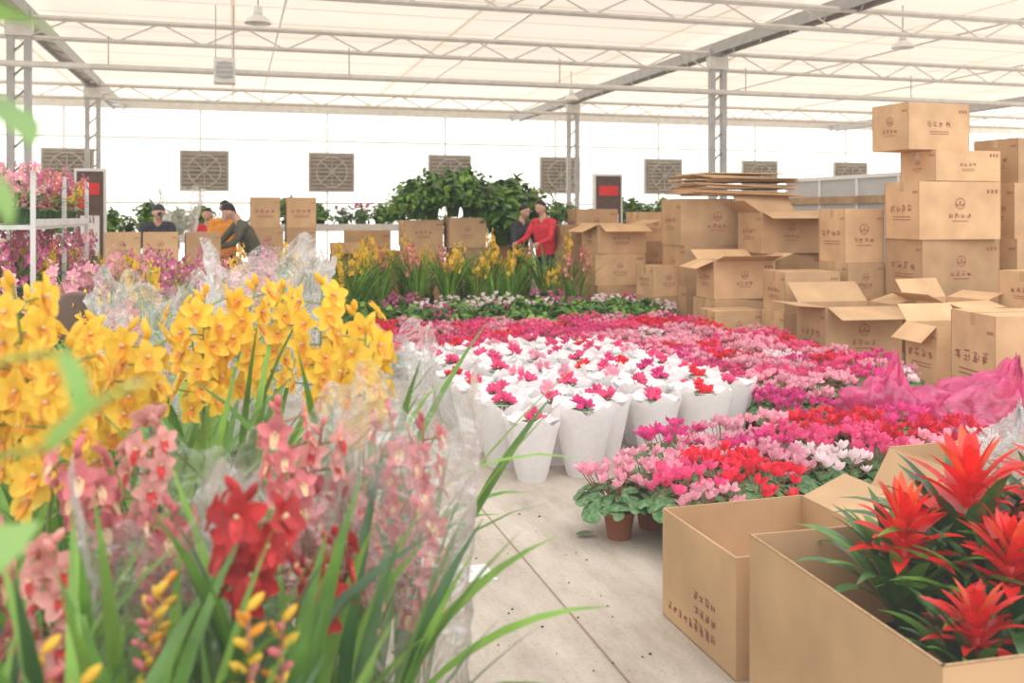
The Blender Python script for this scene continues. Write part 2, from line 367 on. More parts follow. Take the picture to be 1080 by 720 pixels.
for u in (-3.4,9.5,22.4):
    for v in (17.4,26.0):
        mb=MB(); mb.box(-.13,0,2.45,.11,.12,4.9,'steeld'); mb.box(.13,0,2.45,.11,.12,4.9,'steeld')
        for q in range(12): mb.beam((-.1,0,.2+q*.4),(.1,0,.4+q*.4),.03,'steeld')
        mb.box(0,0,.02,.5,.3,.04,'steeld'); mb.box(0,0,4.6,.42,.16,.25,'steel')
        x,y=W(u,v); mb.obj('steel_column',(x,y,0),TH,False)
mb=MB(); mb.slab((0,7,0),(.12,0,0),(0,8.0,0),(0,0,2.1),'grey'); mb.box(.0,11,1.75,.16,8,.12,'wood'); mb.box(.06,11,2.12,.2,8,.06,'white')
for q in range(9): mb.box(-.01,7+q,1.05,.04,.05,2.1,'white')
x,y=W(9.6,0); mb.obj('wall_partition',(x,y,0),TH,False)
for (x,y,z) in ((-3.75,14,4.42),(6.8,16.5,4.5),(1.5,24,4.5)):
    mb=MB(); mb.tube([(0,0,z+.65),(0,0,z+.12)],.012,'steeld',6); mb.tube([(0,0,z+.02),(0,0,z+.16)],[.07,.06],'white',12)
    mb.tube([(0,0,z+.03),(0,0,z-.02),(0,0,z-.09)],[.08,.16,.20],'white',16,False); mb.sph((0,0,z-.02),.05,'white')
    mb.obj('pendant_lamp',(x,y,0))
mb=MB(); mb.box(0,0,4.0,.36,.4,.42,'white'); mb.tube([(0,-.2,4),(0,-.24,4)],.15,'grey',16)
for s in(-.15,.15): mb.tube([(s,0,4.2),(s,0,5.15)],.01,'steeld',5)
for a in range(4): mb.beam((-.14,-.24,3.88+a*.08),(.14,-.24,3.88+a*.08),.012,'steeld')
mb.obj('unit_heater',(-5.0,16.5,0),TH,False)

# ------------------------------------------------------------ cardboard boxes
def glyph(mb,o,ax,up,nm,s,rr):
    for i in range(rr.choice((6,7,8))):
        if rr.random()<.55:
            z=rr.uniform(.05,.9)*s; a=rr.uniform(0,.25)*s; L=rr.uniform(.45,.75)*s; mb.slab(o+ax*a+up*z,ax*L,up*s*.09,nm*.001,'ink')
        else:
            x=rr.uniform(.1,.85)*s; a=rr.uniform(0,.35)*s; L=rr.uniform(.4,.6)*s; mb.slab(o+ax*x+up*a,ax*s*.09,up*L,nm*.001,'ink')
def printface(mb,c,ax,up,nm,w,h,rr,style):
    c,ax,up,nm=map(Vector,(c,ax,up,nm)); c=c+nm*.0015
    if style==2: # small labels low on the side
        s=h*.085
        for r_ in range(3):
            for i in range(4): glyph(mb,c+ax*(w*.12+(i-2)*s*1.2)-up*(h*.1+r_*s*1.5),ax,up,nm,s,rr)
        for i in range(8): glyph(mb,c+ax*((i-4)*s*1.2-w*.1)-up*h*.38,ax,up,nm,s*.9,rr)
        return
    if style==0:
        r=h*.10; cc=c+up*h*.12
        for i in range(16):
            a=i*.3927; b=a+.3927
            p=[cc+(ax*math.cos(t)+up*math.sin(t))*q for t,q in((a,r),(b,r),(b,r*.84),(a,r*.84))]; mb.add(p,[(0,1,2,3)],'ink')
        for i in range(3):
            a=.5+i*1.07; d=ax*math.cos(a)+up*math.sin(a); e=d.cross(nm); p=cc-up*r*.5
            mb.add([p,p+d*r*.6+e*r*.18,p+d*r*1.15,p+d*r*.6-e*r*.18],[(0,1,2,3)],'ink')
        s=h*.10
        for i in range(4): glyph(mb,c+ax*((i-2)*s*1.15)-up*h*.14,ax,up,nm,s,rr)
        mb.slab(c-ax*s*1.6-up*h*.19,ax*s*3.2,up*h*.014,nm*.001,'ink')
    else:
        s=h*.14
        for i in range(4): glyph(mb,c+ax*((i-2)*s*1.2)-up*h*.03,ax,up,nm,s,rr)
        for j in range(2): mb.slab(c-ax*s*1.8-up*h*(.12+.05*j),ax*s*3.6,up*h*.016,nm*.001,'ink')
    for i in range(3):
        a=c+ax*(w*.33+i*w*.05)+up*h*.3; mb.slab(a,ax*w*.03,up*w*.04,nm*.001,'ink')
boxn=[0]
def carton(x,y,z,w,d,h,rz=TH,op=False,flap=(.9,.9,.7,.8),seed=None,name='cardboard_box',style=None,flapL=None,joined=None):
    boxn[0]+=1; rr=random.Random(seed if seed is not None else boxn[0]*13); mb=MB(); t=.006
    st=rr.choice((0,0,1)) if style is None else style
    if op:
        mb.slab((-w/2,-d/2,0),(w,0,0),(0,d,0),(0,0,t),'cardin')
        for sx in(-1,1):
            mb.slab((sx*w/2-(t if sx>0 else 0),-d/2,0),(t,0,0),(0,d,0),(0,0,h),'card')
        for sy in(-1,1):
            mb.slab((-w/2+t,sy*d/2-(t if sy>0 else 0),0),(w-2*t,0,0),(0,t,0),(0,0,h),'card')
        fl=flapL or min(w,d)*.45
        for i,(o,a,out) in enumerate([((-w/2,-d/2,h),(w,0,0),(0,-1,0)),((w/2,-d/2,h),(0,d,0),(1,0,0)),((-w/2,d/2,h),(w,0,0),(0,1,0)),((-w/2,-d/2,h),(0,d,0),(-1,0,0))]):
            f=flap[i]
            if f is None: continue
            out=Vector(out); dr=out*math.sin(f)+Vector((0,0,math.cos(f))); nn=out*math.cos(f)-Vector((0,0,math.sin(f)))
            A=Vector(a); mb.slab(Vector(o)+A*.02,A*.96,dr*fl,nn*t,'card')
            mb.slab(Vector(o)+A*.02+dr*fl,A*.96,dr*.002,nn*t,'carde')
        if w>.9:
            mb.slab((-w/2,-d/2,h-.002),(w,0,0),(0,t*1.3,0),(0,0,.004),'carde'); mb.slab((-w/2,-d/2,h-.002),(t*1.3,0,0),(0,d,0),(0,0,.004),'carde')
    else:
        mb.slab((-w/2,-d/2,0),(w,0,0),(0,d,0),(0,0,h-t),'card')
        for sy in(-1,1): mb.slab((-w/2,0 if sy>0 else -d/2,h-t),(w,0,0),(0,d/2-.002,0),(0,0,t),'card')
        mb.slab((-w/2-.001,-.03,h),(w+.002,0,0),(0,.06,0),(0,0,.001),'tape')
        for sx in(-1,1): mb.slab((sx*(w/2+.0005)-.0005,-.03,h-.1),(.001,0,0),(0,.06,0),(0,0,.1),'tape')
        for sx in (-1,1):
            for sy in (-1,1): mb.box(sx*w/2,sy*d/2,h/2,.006,.006,h,'carde')
    if st!=3:
        printface(mb,(0,-d/2,h/2),(1,0,0),(0,0,1),(0,-1,0),w,h,rr,st)
        printface(mb,(-w/2,0,h/2),(0,-1,0),(0,0,1),(-1,0,0),d,h,rr,(1-st) if st<2 else st)
    return mb.obj(name,(x,y,z),rz,False)
def stack(x,y,bs,z=0,rz=TH):
    for b in bs:
        w,d,h=b[:3]; op=len(b)>3
        carton(x+R.uniform(-.03,.03),y+R.uniform(-.03,.03),z,w,d,h,rz+R.uniform(-.09,.09),op,(R.uniform(.8,2.0),R.uniform(.8,2.0),R.uniform(.5,1.6),R.uniform(.8,2.0)) if op else None)
        z+=h+.001
    return z
O=1
z=stack(2.7,13.0,[(1.05,.7,.55),(1.0,.7,.55),(1.05,.7,.62)])
mb=MB()
for i in range(14):
    w=1.45+R.uniform(-.25,.15); a=R.uniform(-.1,.1); tl=R.uniform(-.02,.06)
    c,s=math.cos(a),math.sin(a); mb.slab((-w/2+R.uniform(-.08,.08),-.4+R.uniform(-.05,.05),i*.022),(w*c,w*s,-tl),(-.75*s,.75*c,0),(0,0,.017),R.choice(('card','cardin','carde')))
mb.obj('flattened_cardboard_stack',(3.05,13.0,z+.04),TH,False)
stack(3.45,12.2,[(.85,.6,.52),(.85,.6,.5),(.85,.6,.52,O)])
stack(2.72,11.6,[(.8,.55,.5),(.78,.55,.46,O)])
stack(4.25,12.6,[(.7,.6,.5),(.7,.6,.42),(.65,.6,.42,O)])
stack(3.25,10.6,[(.7,.5,.44),(.66,.5,.44)])
stack(2.55,10.95,[(.6,.45,.42)])
stack(4.2,11.6,[(.8,.6,.5),(.6,.5,.4)])
carton(3.42,9.65,0,.82,.6,.60,TH-.1,True,(1.9,1.3,.9,1.5),flapL=.3)
carton(4.35,9.5,0,.6,.5,.66,TH+.15,True,(1.8,1.3,.6,1.2))
carton(3.85,8.35,0,.55,.45,.55,TH-.1,True,(None,1.5,.8,2.3))
carton(4.0,7.45,0,.8,.6,.74,TH-.2,False,style=0)
stack(4.75,10.5,[(1.0,.6,.62),(1.0,.6,.62),(1.0,.6,.62)],0)
carton(4.85,10.5,1.87,.85,.55,.33,TH); carton(4.5,10.45,2.205,.82,.55,.5,TH+.05)
stack(5.95,10.95,[(1.0,.6,.62),(1.0,.6,.62),(1.0,.6,.62),(.9,.6,.5)],0)
stack(3.90,10.9,[(.5,.5,.55),(.5,.5,.42),(.5,.5,.6)])
stack(5.35,9.4,[(.9,.6,.55),(.8,.55,.4)])
stack(1.5,13.9,[(.8,.6,.5),(.75,.6,.45),(.75,.6,.42,O)]); stack(.93,14.6,[(.5,.5,.5),(.5,.5,.45),(.45,.45,.4)])
stack(2.05,12.9,[(.55,.5,.42),(.5,.45,.4)]); stack(2.15,14.9,[(.9,.6,.55),(.9,.6,.55),(.6,.5,.45)])
stack(1.3,15.6,[(.9,.6,.55),(.9,.6,.55),(.7,.5,.5)])
stack(-1.45,15.3,[(.65,.5,.5),(.65,.5,.5),(.62,.5,.42)]); stack(-.75,15.35,[(.6,.5,.5),(.6,.5,.48),(.6,.5,.48)]); stack(-.05,16.0,[(.6,.5,.5),(.6,.5,.5)])
stack(-2.3,16,[(.8,.6,.5),(.8,.6,.4)]); stack(-2.9,19,[(.9,.6,.6),(.9,.6,.6)])
for i,(x,n) in enumerate(((-3.62,4),(-3.15,4))): stack(x,14+.1*i,[(.42,.5,.44)]*n)
for i,x in enumerate((-4.95,-4.5,-4.05)): stack(x,12.1+.12*i,[(.42,.5,.46),(.42,.5,.44),(.42,.45,.38)])
stack(-2.55,14.6,[(.6,.5,.5),(.5,.5,.4,O)])

# ------------------------------------------------------------ wrapped cyclamen
colk=['hot','mag','red','lpk','wpk']
WR={k:[t_cyc(k,s,7,.05,True) for s in (1,2,3)] for k in ('hot','mag','red','lpk')}
CY={k:[t_cyc(k,s+10,24,.17) for s in range(2)] for k in colk}
pw=empty('wrapped_cyclamen_group')
sp=.325
for i in range(6):
    for j in range(10):
        u=1.56+i*sp+ (.0 if j%2 else .06); v=5.15+j*sp*.98
        if v<5.15+max(0,(u-1.95))*.30: continue
        x,y=W(u+R.uniform(-.02,.02),v+R.uniform(-.02,.02)); k=R.choice(('hot','hot','mag','red','hot','lpk'))
        inst(R.choice(WR[k]),'wrapped_cyclamen',(x,y,0),R.uniform(0,6.28),pw,R.uniform(.95,1.08))
pc=empty('cyclamen_bed')
def pick(ws): 
    return R.choices(colk,ws)[0]
u=1.52
while u<6.4:
    v=5.3
    while v<11.4:
        x,y=W(u,v); ok=True
        if u<3.45 and v<8.55: ok=False
        if x>3.2-max(0,(y-8.0))*.39: ok=False
        if x>2.05 and y<7.1: ok=False
        if v>10.6: ok=False
        if ok:
            if u<3.3: ws=(8,2,2,3,0)
            elif v>9: ws=(6,1,3,4,0)
            elif u<4.2: ws=(5,1,1,6,1)
            else: ws=(5,1,2,6,1)
            inst(R.choice(CY[pick(ws)]),'potted_cyclamen',(x+R.uniform(-.03,.03),y+R.uniform(-.03,.03),0),R.uniform(0,6.28),pc,R.uniform(.85,1.08))
        v+=.28
    u+=.28
pd=empty('cyclamen_front_row')
DP=[(1.70,4.10,'lpk',1.02),(1.98,3.62,'lpk',.95),(1.98,3.92,'hot',1.08),(1.95,4.22,'lpk',1.05)]
for i in range(2,8):
    for j in range(4):
        if i>=3 and j==0: continue
        if i==2: k=('red','red','lpk','mag')[j]
        elif i<=4: k=R.choice(('lpk','wpk','wpk','lpk')) if j<2 else R.choice(('mag','hot','red','lpk'))
        else: k=R.choice(('hot','lpk','red','lpk','wpk')) if j<2 else R.choice(('red','hot','red','mag'))
        DP.append((1.70+i*.30,3.80+j*.29,k,R.uniform(1.0,1.14)))
for u,v,k,s in DP:
    x,y=W(u+R.uniform(-.03,.03),v+R.uniform(-.03,.03)); inst(R.choice(CY[k]),'potted_cyclamen',(x,y,0),R.uniform(0,6.28),pd,s)

# ------------------------------------------------------------ guzmania boxes
def cbox(u0,u1,v0,v1,h,flap,fl,style=1,dr=0):
    x,y=W((u0+u1)/2,(v0+v1)/2); return carton(x,y,0,u1-u0,v1-v0,h,TH+dr,True,flap,5,'open_cardboard_box',style,fl)
cbox(1.55,2.15,2.72,3.26,.40,(None,1.2,None,None),.2,2)
cbox(1.50,2.72,1.68,2.56,.52,(None,None,None,None),.2,3,-.05)
cbox(2.80,3.75,2.95,3.58,.47,(2.7,1.9,None,2.6),.2,2)
GZ=[t_guz(s,'gz') for s in range(3)]
pg=empty('guzmania_plants')
for (u,v,s) in ((1.84,2.28,.88),(2.10,2.32,1.08),(1.98,2.04,.86),(2.22,2.02,.95),(2.45,2.30,1.08),(2.46,1.98,.98),(2.30,2.18,1.05),(1.76,1.92,.66)):
    x,y=W(u,v); inst(GZ[R.randrange(3)],'potted_guzmania',(x,y,.188),R.uniform(0,6.28),pg,s)
x,y=W(2.11,2.12); mb=MB(); mb.slab((-.57,-.41,0.007),(1.14,0,0),(0,.82,0),(0,0,.18),'carde'); mb.obj('packing_layer',(x,y,0),TH-.05,False,pg)

# ------------------------------------------------------------ plastic bags
def blob(name,x,y,r,sc,seed,k='bag',knot=(0,0)):
    mb=MB(); rows=[]; n=120; m=64
    for i in range(m+1):
        t=math.pi*i/m; row=[]
        for q in range(n):
            p=2*math.pi*q/n; d=Vector((math.sin(t)*math.cos(p),math.sin(t)*math.sin(p),math.cos(t)))
            rid=lambda s,o: (1-abs(noise.noise(d*s+Vector((seed,o,0))))*2.2)
            f=noise.noise(d*1.8+Vector((seed,0,0)))*.4+rid(3,3)*.16+rid(6,5)*.11+rid(13,9)*.06
            pl=max(0,d.z)**2*.12*math.sin(13*p+seed+4*noise.noise(d*3))
            rr=r*(.8+f+pl); z=d.z
            pinch=1-.85*max(0,z-.6)/.4 if z>.6 else 1
            P=Vector((d.x*rr*sc[0]*pinch+knot[0]*max(0,z-.3),d.y*rr*sc[1]*pinch,z*rr*sc[2]+(z-.85)*r*1.0*(z>.85))); P.z=max(0.002,P.z+r*sc[2]*.5); row.append(P)
        rows.append(row)
    mb.grid(rows,k,True); return mb.obj(name,(x,y,0))
blob('pink_plastic_bag',2.45,6.15,.36,(.95,.8,.9),1.3,knot=(.08,0))
blob('pink_plastic_bag',3.10,6.25,.40,(1.2,.8,.74),4.1,knot=(.35,0))
blob('pink_plastic_bag',2.8,5.75,.24,(1.4,.8,.75),9.1,knot=(-.1,0))
def bagobj(name,x,y,z,r,seed):
    o=blob(name,x,y,r,(1,.9,1),seed,'cello'); o.location.z=z
bagobj('clear_plastic_bag',*W(3.15,3.2),.30,.22,3.3)

# ------------------------------------------------------------ cellophane sleeves
def sleeve(x,y,z0,z1,r0,r1,seed,name='cellophane_sleeve'):
    rr=random.Random(seed); ph=rr.uniform(0,6); rows=[]; N=30
    for j in range(N+1):
        t=j/N; row=[]
        for q in range(80):
            a=2*math.pi*q/80; rad=r0+(r1-r0)*t; nv=Vector((math.cos(a)*2,math.sin(a)*2,t*6+seed))
            rad*=1+.05*math.sin(5*a+ph+t*3)+.03*math.sin(11*a+ph*3-t*5)+.12*(1-2*abs(noise.noise(nv)))+.08*(1-2*abs(noise.noise(nv*2.4)))
            row.append(Vector((rad*math.cos(a),rad*math.sin(a),z0+(z1-z0)*t+(.05*math.sin(3*a+ph)+.03*math.sin(7*a)) *t**6)))
        rows.append(row)
    mb=MB(); mb.grid(rows,'cello',True); return mb.obj(name,(x,y,0))

# ------------------------------------------------------------ foreground orchids
F=(0,-1,.1)
def orchid(name,x,y,seed,nl,L,spikes,z0=.27,w=.03,elmin=1.05,dmax=1.5):
    rr=random.Random(seed); mb=MB(); pot(mb,.1,.26,'potb',0,(0,0)); cymfoliage(mb,0,0,nl,L,rr,w=w,elmin=elmin,dmax=dmax)
    for (tx,ty,tz,nf,k,lip,fs,span) in spikes:
        spike(mb,(R.uniform(-.04,.04),R.uniform(-.04,.04),.27),(tx-x,ty-y,tz),nf,fs,span,k,lip,rr,.05,2,F,'stem' if k in('yel',) else 'stemr')
    return mb.obj(name,(x,y,0))
Y=lambda x,y,z,n=13,sp=.32:(x,y,z,n+4,'yel','lipy',.086,sp)
P=lambda x,y,z,n=12,sp=.30,k='cpk',fs=.064:(x,y,z,n+5,k,'lipr' if k=='cpk2' else 'lipw',fs,sp)
YN='yellow_cymbidium_orchid'; PN='pink_cymbidium_orchid'
orchid(YN,-.98,2.0,1,22,.95,[Y(-1.0,1.9,1.36,15,.40),Y(-.86,1.85,1.26,13),Y(-1.08,2.05,1.29)])
orchid(YN,-.85,2.25,2,20,.98,[Y(-.83,2.15,1.23,9,.2),Y(-.93,2.3,1.22,11)])
orchid(YN,-.80,2.6,3,20,1.0,[Y(-.81,2.5,1.29,12,.30),Y(-.70,2.6,1.31,12,.28)])
orchid(YN,-.50,2.5,4,20,1.0,[Y(-.50,2.5,1.32,12,.30),Y(-.43,2.6,1.24,11,.26)])
orchid(YN,-.36,2.35,5,16,.9,[Y(-.355,2.3,1.23,11,.26)],dmax=1.1)
orchid(YN,-1.15,2.5,6,18,.95,[Y(-1.1,2.5,1.22,12),Y(-1.3,2.55,1.28,12)])
orchid(YN,-.95,3.0,7,18,1.0,[Y(-1.02,2.95,1.22,12),Y(-.72,3.0,1.27,12)])
orchid(YN,-1.4,2.1,8,16,.9,[Y(-1.25,2.1,1.3,12)])
orchid(PN,-.45,1.95,11,18,.88,[P(-.43,1.75,1.15,15,.36),P(-.36,1.8,1.10,13,.36,'cpk2')])
orchid(PN,-.68,1.9,12,18,.9,[P(-.65,1.75,1.13,13,.30,'cpk2'),P(-.76,1.65,1.09,10,.22),P(-.58,1.62,1.0,12,.27,'cpk')])
orchid(PN,-.24,2.0,13,12,.72,[P(-.25,1.93,1.10,16,.42),P(-.19,2.03,1.06,14,.42),P(-.29,1.88,1.0,13,.36,'cpk2')],w=.02,elmin=1.38,dmax=.7)
orchid(PN,-.90,1.6,14,18,.9,[P(-.86,1.5,1.05,10,.24,'cpk'),P(-.7,1.45,1.0,10,.24,'cpk2')])
orchid('dark_red_cymbidium_orchid',-.42,1.6,15,14,.8,[(-.405,1.42,1.08,13,'dred','lipr',.080,.18),(-.30,1.6,.96,9,'dred','lipr',.062,.16)],dmax=1.1)
for i,(x,y) in enumerate(((-.75,1.22),(-.52,1.2),(-.36,1.3),(-1.0,1.25),(-.62,1.02),(-.44,1.02),(-.60,1.45),(-.32,1.55),(-.8,1.4),(-.5,1.35),(-.9,1.05),(-1.05,1.45),(-.42,1.75),(-.7,1.6))):
    mb=MB(); rr=random.Random(40+i); right=x>-.55; pot(mb,.1,.26,'potb')
    cymfoliage(mb,0,0,19,.80,rr,('leaf','leaf2','leaf','leaf2','leafd'),w=.034,elmin=1.36 if right else 1.22,dmax=.75 if right else 1.3,elmax=1.55)
    if i in(1,2,4,5,6):
        for q in range(2):
            b=Vector((0,0,.27)); t=Vector((rr.uniform(-.08,.1),rr.uniform(-.1,.02),rr.uniform(.66,.72)+.27)); mb.tube([b,(b+t)/2+Vector((.02,0,0)),t],[.006,.005,.003],'stemr',6)
            for s in range(15):
                a=s*2.3; p=b+(t-b)*(.76+.24*s/14); bud(mb,p,(math.cos(a),math.sin(a),.7),.030,rr.choice(('yel','cpk','yel','lipy','yel')))
    mb.obj('budding_cymbidium_orchid',(x,y,0))
mb=MB(); rr=random.Random(5)
pot(mb,.1,.26,'potb')
for (az,L,el,dr) in ((-.15,.80,1.25,1.25),(.35,.78,1.3,1.1),(-.5,.72,1.2,1.2),(1.2,.7,1.3,1.0),(2.6,.7,1.3,1.0),(3.8,.7,1.3,.9),(-1.4,.6,1.3,1.0)): strap(mb,(0,0,.27),az,L,.034,el,dr,rr.choice(('leaf','leaf2')),12,.25,.3)
mb.obj('budding_cymbidium_orchid',(-.34,1.75,0))
sleeve(-.235,1.95,.25,1.12,.105,.15,1); sleeve(-1.35,3.55,.5,1.24,.10,.19,2); sleeve(-.95,3.7,.6,1.36,.12,.22,5)
sleeve(-.62,1.7,.3,1.02,.1,.14,12); sleeve(-5.1,14.6,.9,1.9,.15,.3,9); sleeve(-.42,2.95,.5,1.12,.1,.16,15); sleeve(-.46,1.82,.3,1.0,.09,.12,18)

# near blurred shrub at left
mb=MB(); pot(mb,.13,.28,'pot')
mb.tube([(0,0,.25),(.02,0,.8),(-.02,.02,1.3),(0,0,1.85)],[.014,.012,.009,.005],'wood',8)
for (z,az,L,el,w,ln,e2) in ((1.34,.0,.088,.15,.06,.072,.85),(1.40,.0,.09,.15,.03,.05,-1.1),(1.62,.1,.0,.2,.08,.085,.2),(1.585,.0,.0,-.3,.08,.085,-.3),(1.55,.2,.0,-.6,.07,.08,-.6),(1.33,2.5,.1,.3,.06,.13,.3),(1.7,1.6,.05,.4,.05,.12,.4),(1.75,3.5,.05,.4,.05,.12,.4),(1.45,3.7,.1,.2,.06,.13,.2),(1.1,4.4,.1,.3,.06,.12,.3),(1.2,1.8,.1,.3,.06,.12,.3)):
    b=Vector((0,0,z)); d=Vector((math.cos(az)*math.cos(el),math.sin(az)*math.cos(el),math.sin(el))); e=b+d*L
    if L: mb.tube([b,e],.002,'stem',4)
    strap(mb,e,az,ln,w,e2,.7,'ficus',8,.15)
mb.obj('potted_ficus',(-.375,.60,0))
# chair among the plants
mb=MB(); mb.box(0,0,.46,.42,.42,.06,'brown')
for sx in(-.18,.18):
    for sy in(-.18,.18): mb.tube([(sx,sy,0),(sx,sy,.45)],.015,'black',6)
    mb.tube([(sx*.5,.2,.45),(sx*.5,.22,.95)],.014,'black',6)
rws=[]
for j in range(7):
    z=.88+.22*j/6; hw=.10*math.sqrt(max(.05,1-((j-2)/4.6)**4)); rws.append([Vector((hw*math.cos(a),.22+.03*math.sin(a),z)) for a in [q*.5236 for q in range(12)]])
mb.grid(rws,'brown',True); mb.sph((0,.22,1.09),.075,'brown',12,(1,.3,.35)); mb.obj('chair',(-2.12,4.55,0),.3)

# ------------------------------------------------------------ orchid fields
TC=[t_cym('yel','lipy',21),t_cym('pur','lipw',22),t_cym('cpk','lipw',23),t_cym('yel','lipy',24,10,1),t_cym('pur','lipw',25,11,3),t_cym('lpk','lipw',26),t_cym('yel','lipy',28,7,3,1.0)]
mbg=MB(); pot(mbg,.1,.26,'potb'); cymfoliage(mbg,0,0,26,.80,random.Random(77)); TG=[mbg.mesh('cym_green')]
def field(name,child,pts,choices,sc=(.9,1.1),z=0):
    e=empty(name)
    for (x,y) in pts:
        inst(R.choice(choices),child,(x,y,z),R.uniform(0,6.28),e,R.uniform(*sc))
    return e
def gridp(u0,u1,v0,v1,s,cond=None):
    out=[]; u=u0
    while u<=u1:
        v=v0
        while v<=v1:
            x,y=W(u+R.uniform(-.1,.1)*s*2,v+R.uniform(-.1,.1)*s*2)
            if cond is None or cond(x,y): out.append((x,y))
            v+=s
        u+=s
    return out
field('orchid_bed','potted_orchid',gridp(-2.6,.15,3.6,6.2,.36,lambda x,y: y>3.4 and math.hypot(x+2.12,y-4.4)>.45),[TC[0],TG[0],TG[0],TC[3],TC[2],TG[0]],(.88,1.02))
field('orchid_bed','potted_orchid',gridp(-3.6,.3,6.6,11.5,.38,lambda x,y:y<11.3 and x>-4.1),[TC[1],TC[4],TG[0],TG[0],TC[5],TC[2],TC[3],TC[0],TC[1]],(.92,1.1))
field('orchid_bed','potted_orchid',[(-2.05+q*.36+R.uniform(-.16,.16),12.9+r*.42+R.uniform(-.16,.16)) for r in range(4) for q in range(9) if not(q>6 and r>1)],[TC[0],TC[3],TC[6],TG[0],TG[0],TC[2]],(.82,1.16))
field('orchid_bed','potted_orchid',[(-3.4+q*.36+R.uniform(-.1,.1),11.6+r*.4+R.uniform(-.1,.1)) for r in range(3) for q in range(5)],[TC[0],TC[3],TG[0],TG[0],TC[6]],(.9,1.12))
B1=[t_bush(('leaf','leaf2','leafd'),s,150,.27,.38) for s in(1,2)]; B2=[t_bush(('leafd','leaf'),3,130,.26,.36,fl='wpk'),t_bush(('leafd','leaf'),4,130,.26,.36,fl='pur')]
field('foliage_plant_bed','foliage_plant',gridp(1.0,5.4,11.0,12.6,.33,lambda x,y:x<2.2 and y<12.7)+[(-2.2+.32*i+R.uniform(-.05,.05),11.6+.33*r) for i in range(12) for r in range(3)],B1+B1+B2,(.9,1.25))
field('wrapped_flower_row','wrapped_cyclamen',[(1.25+i*.33,12.75+.1*i+.3*r) for i in range(2) for r in range(2)],WR['lpk']+WR['mag'],(.9,1.05))
field('hedge_plants','foliage_plant',[(-6.3+.4*i,11.3+R.uniform(-.2,.2)) for i in range(6)],B1+B2,(1.0,1.5))
BB=[t_bush(('leaf','leafd','leaf2','leaf'),s,420,.40,.55,.055,.11,potk='leafd') for s in(7,8)]
e=empty('foliage_on_boxes')
for (x,y,z,s) in ((-1.6,15.2,1.43,1.2),(-1.3,15.4,1.43,1.4),(-1.45,15.1,1.43,1.05),(-.95,15.25,1.47,1.35),(-.7,15.4,1.47,1.45),(-.5,15.2,1.47,1.1),(-.15,16.0,1.01,2.0),(.1,16.0,1.01,2.0),(-.2,15.7,1.01,1.8)):
    inst(R.choice(BB),'foliage_plant',(x,y,z),R.uniform(0,6.28),e,s)
def bench(name,x,y,L,z,plants,n,sc):
    mb=MB(); mb.box(0,0,z-.03,L,.9,.05,'steel'); mb.box(0,-.45,z+.03,L,.03,.16,'steel')
    for sx in(-1,1):
        for sy in(-1,1): mb.box(sx*(L/2-.08),sy*.38,z/2-.03,.05,.05,z-.06,'steeld')
    mb.obj(name,(x,y,0),TH,False); e=empty('bench_plants')
    for i in range(n):
        t=-L/2+.25+(L-.5)*i/max(1,n-1)+R.uniform(-.15,.15); inst(R.choice(plants),'foliage_plant',(x+CT*t,y+ST*t+R.uniform(-.2,.2),z),R.uniform(0,6.28),e,R.uniform(*sc))
bench('grow_bench',-3.9,21.5,4.5,1.2,BB+B2+B1,11,(.8,1.6)); bench('grow_bench',2.2,21.0,3.6,1.2,BB+B2,10,(.7,1.4))
bench('grow_bench',-8.4,19.2,4.5,1.0,BB+B2+B1,14,(.8,1.4)); bench('grow_bench',-.5,23.5,4.0,1.1,BB+B1,8,(.6,1.1)); bench('grow_bench',7.4,19.8,4.0,1.0,BB+B2,12,(.8,1.2))
field('orchid_bed','potted_orchid',[(-7.4+.5*i+R.uniform(-.1,.1),12+r*.6+R.uniform(-.1,.1)) for i in range(4) for r in range(5)],[TC[1],TC[4],TC[5],TG[0]],(.9,1.15))
# tiered rack left
mb=MB(); Lr=2.4
for z in(.35,.9,1.42):
    mb.box(0,0,z,.62,Lr,.03,'steel'); mb.box(.31,0,z+.03,.02,Lr,.05,'steel')
for sx in(-.3,.3):
    for sy in(-Lr/2,0,Lr/2): mb.box(sx,sy,.9,.03,.03,1.8,'steel')
mb.obj('plant_rack',(-3.80,7.35,0),TH,False)
e=empty('rack_orchids')
def t_shelf(k,seed):
    rr=random.Random(seed); mb=MB(); pot(mb,.07,.10,'leafd')
    for i in range(14): a=i*2.4; strap(mb,(0,0,.08),a,rr.uniform(.2,.34),.03,rr.uniform(.4,1.3),1.2,rr.choice(('leaf','leaf2','leafd')),6,.2)
    for i in range(5):
        a=rr.uniform(0,6.28); spike(mb,(0,0,.08),(.15*math.cos(a),.15*math.sin(a),rr.uniform(.26,.42)),9,.06,.26,k,'lipw',rr,.03,1)
    return mb.mesh('shelf_orchid')
TS=[t_shelf('pur',61),t_shelf('yel',62),t_shelf('lpk',63),t_shelf('cpk',64)]
for zi,z in enumerate((.37,.92,1.44)):
    for i in range(10):
        t=-Lr/2+.12+i*(Lr-.24)/9
        for s in(-.15,.17):
            x=-3.80+CT*s-ST*t; y=7.35+ST*s+CT*t
            inst(TS[1] if (i in(0,1,2) and s<0) or R.random()<.08 else R.choice((TS[0],TS[2],TS[3],TS[0])),'potted_orchid',(x,y,z),R.uniform(0,6.28),e,R.uniform(.95,1.15))

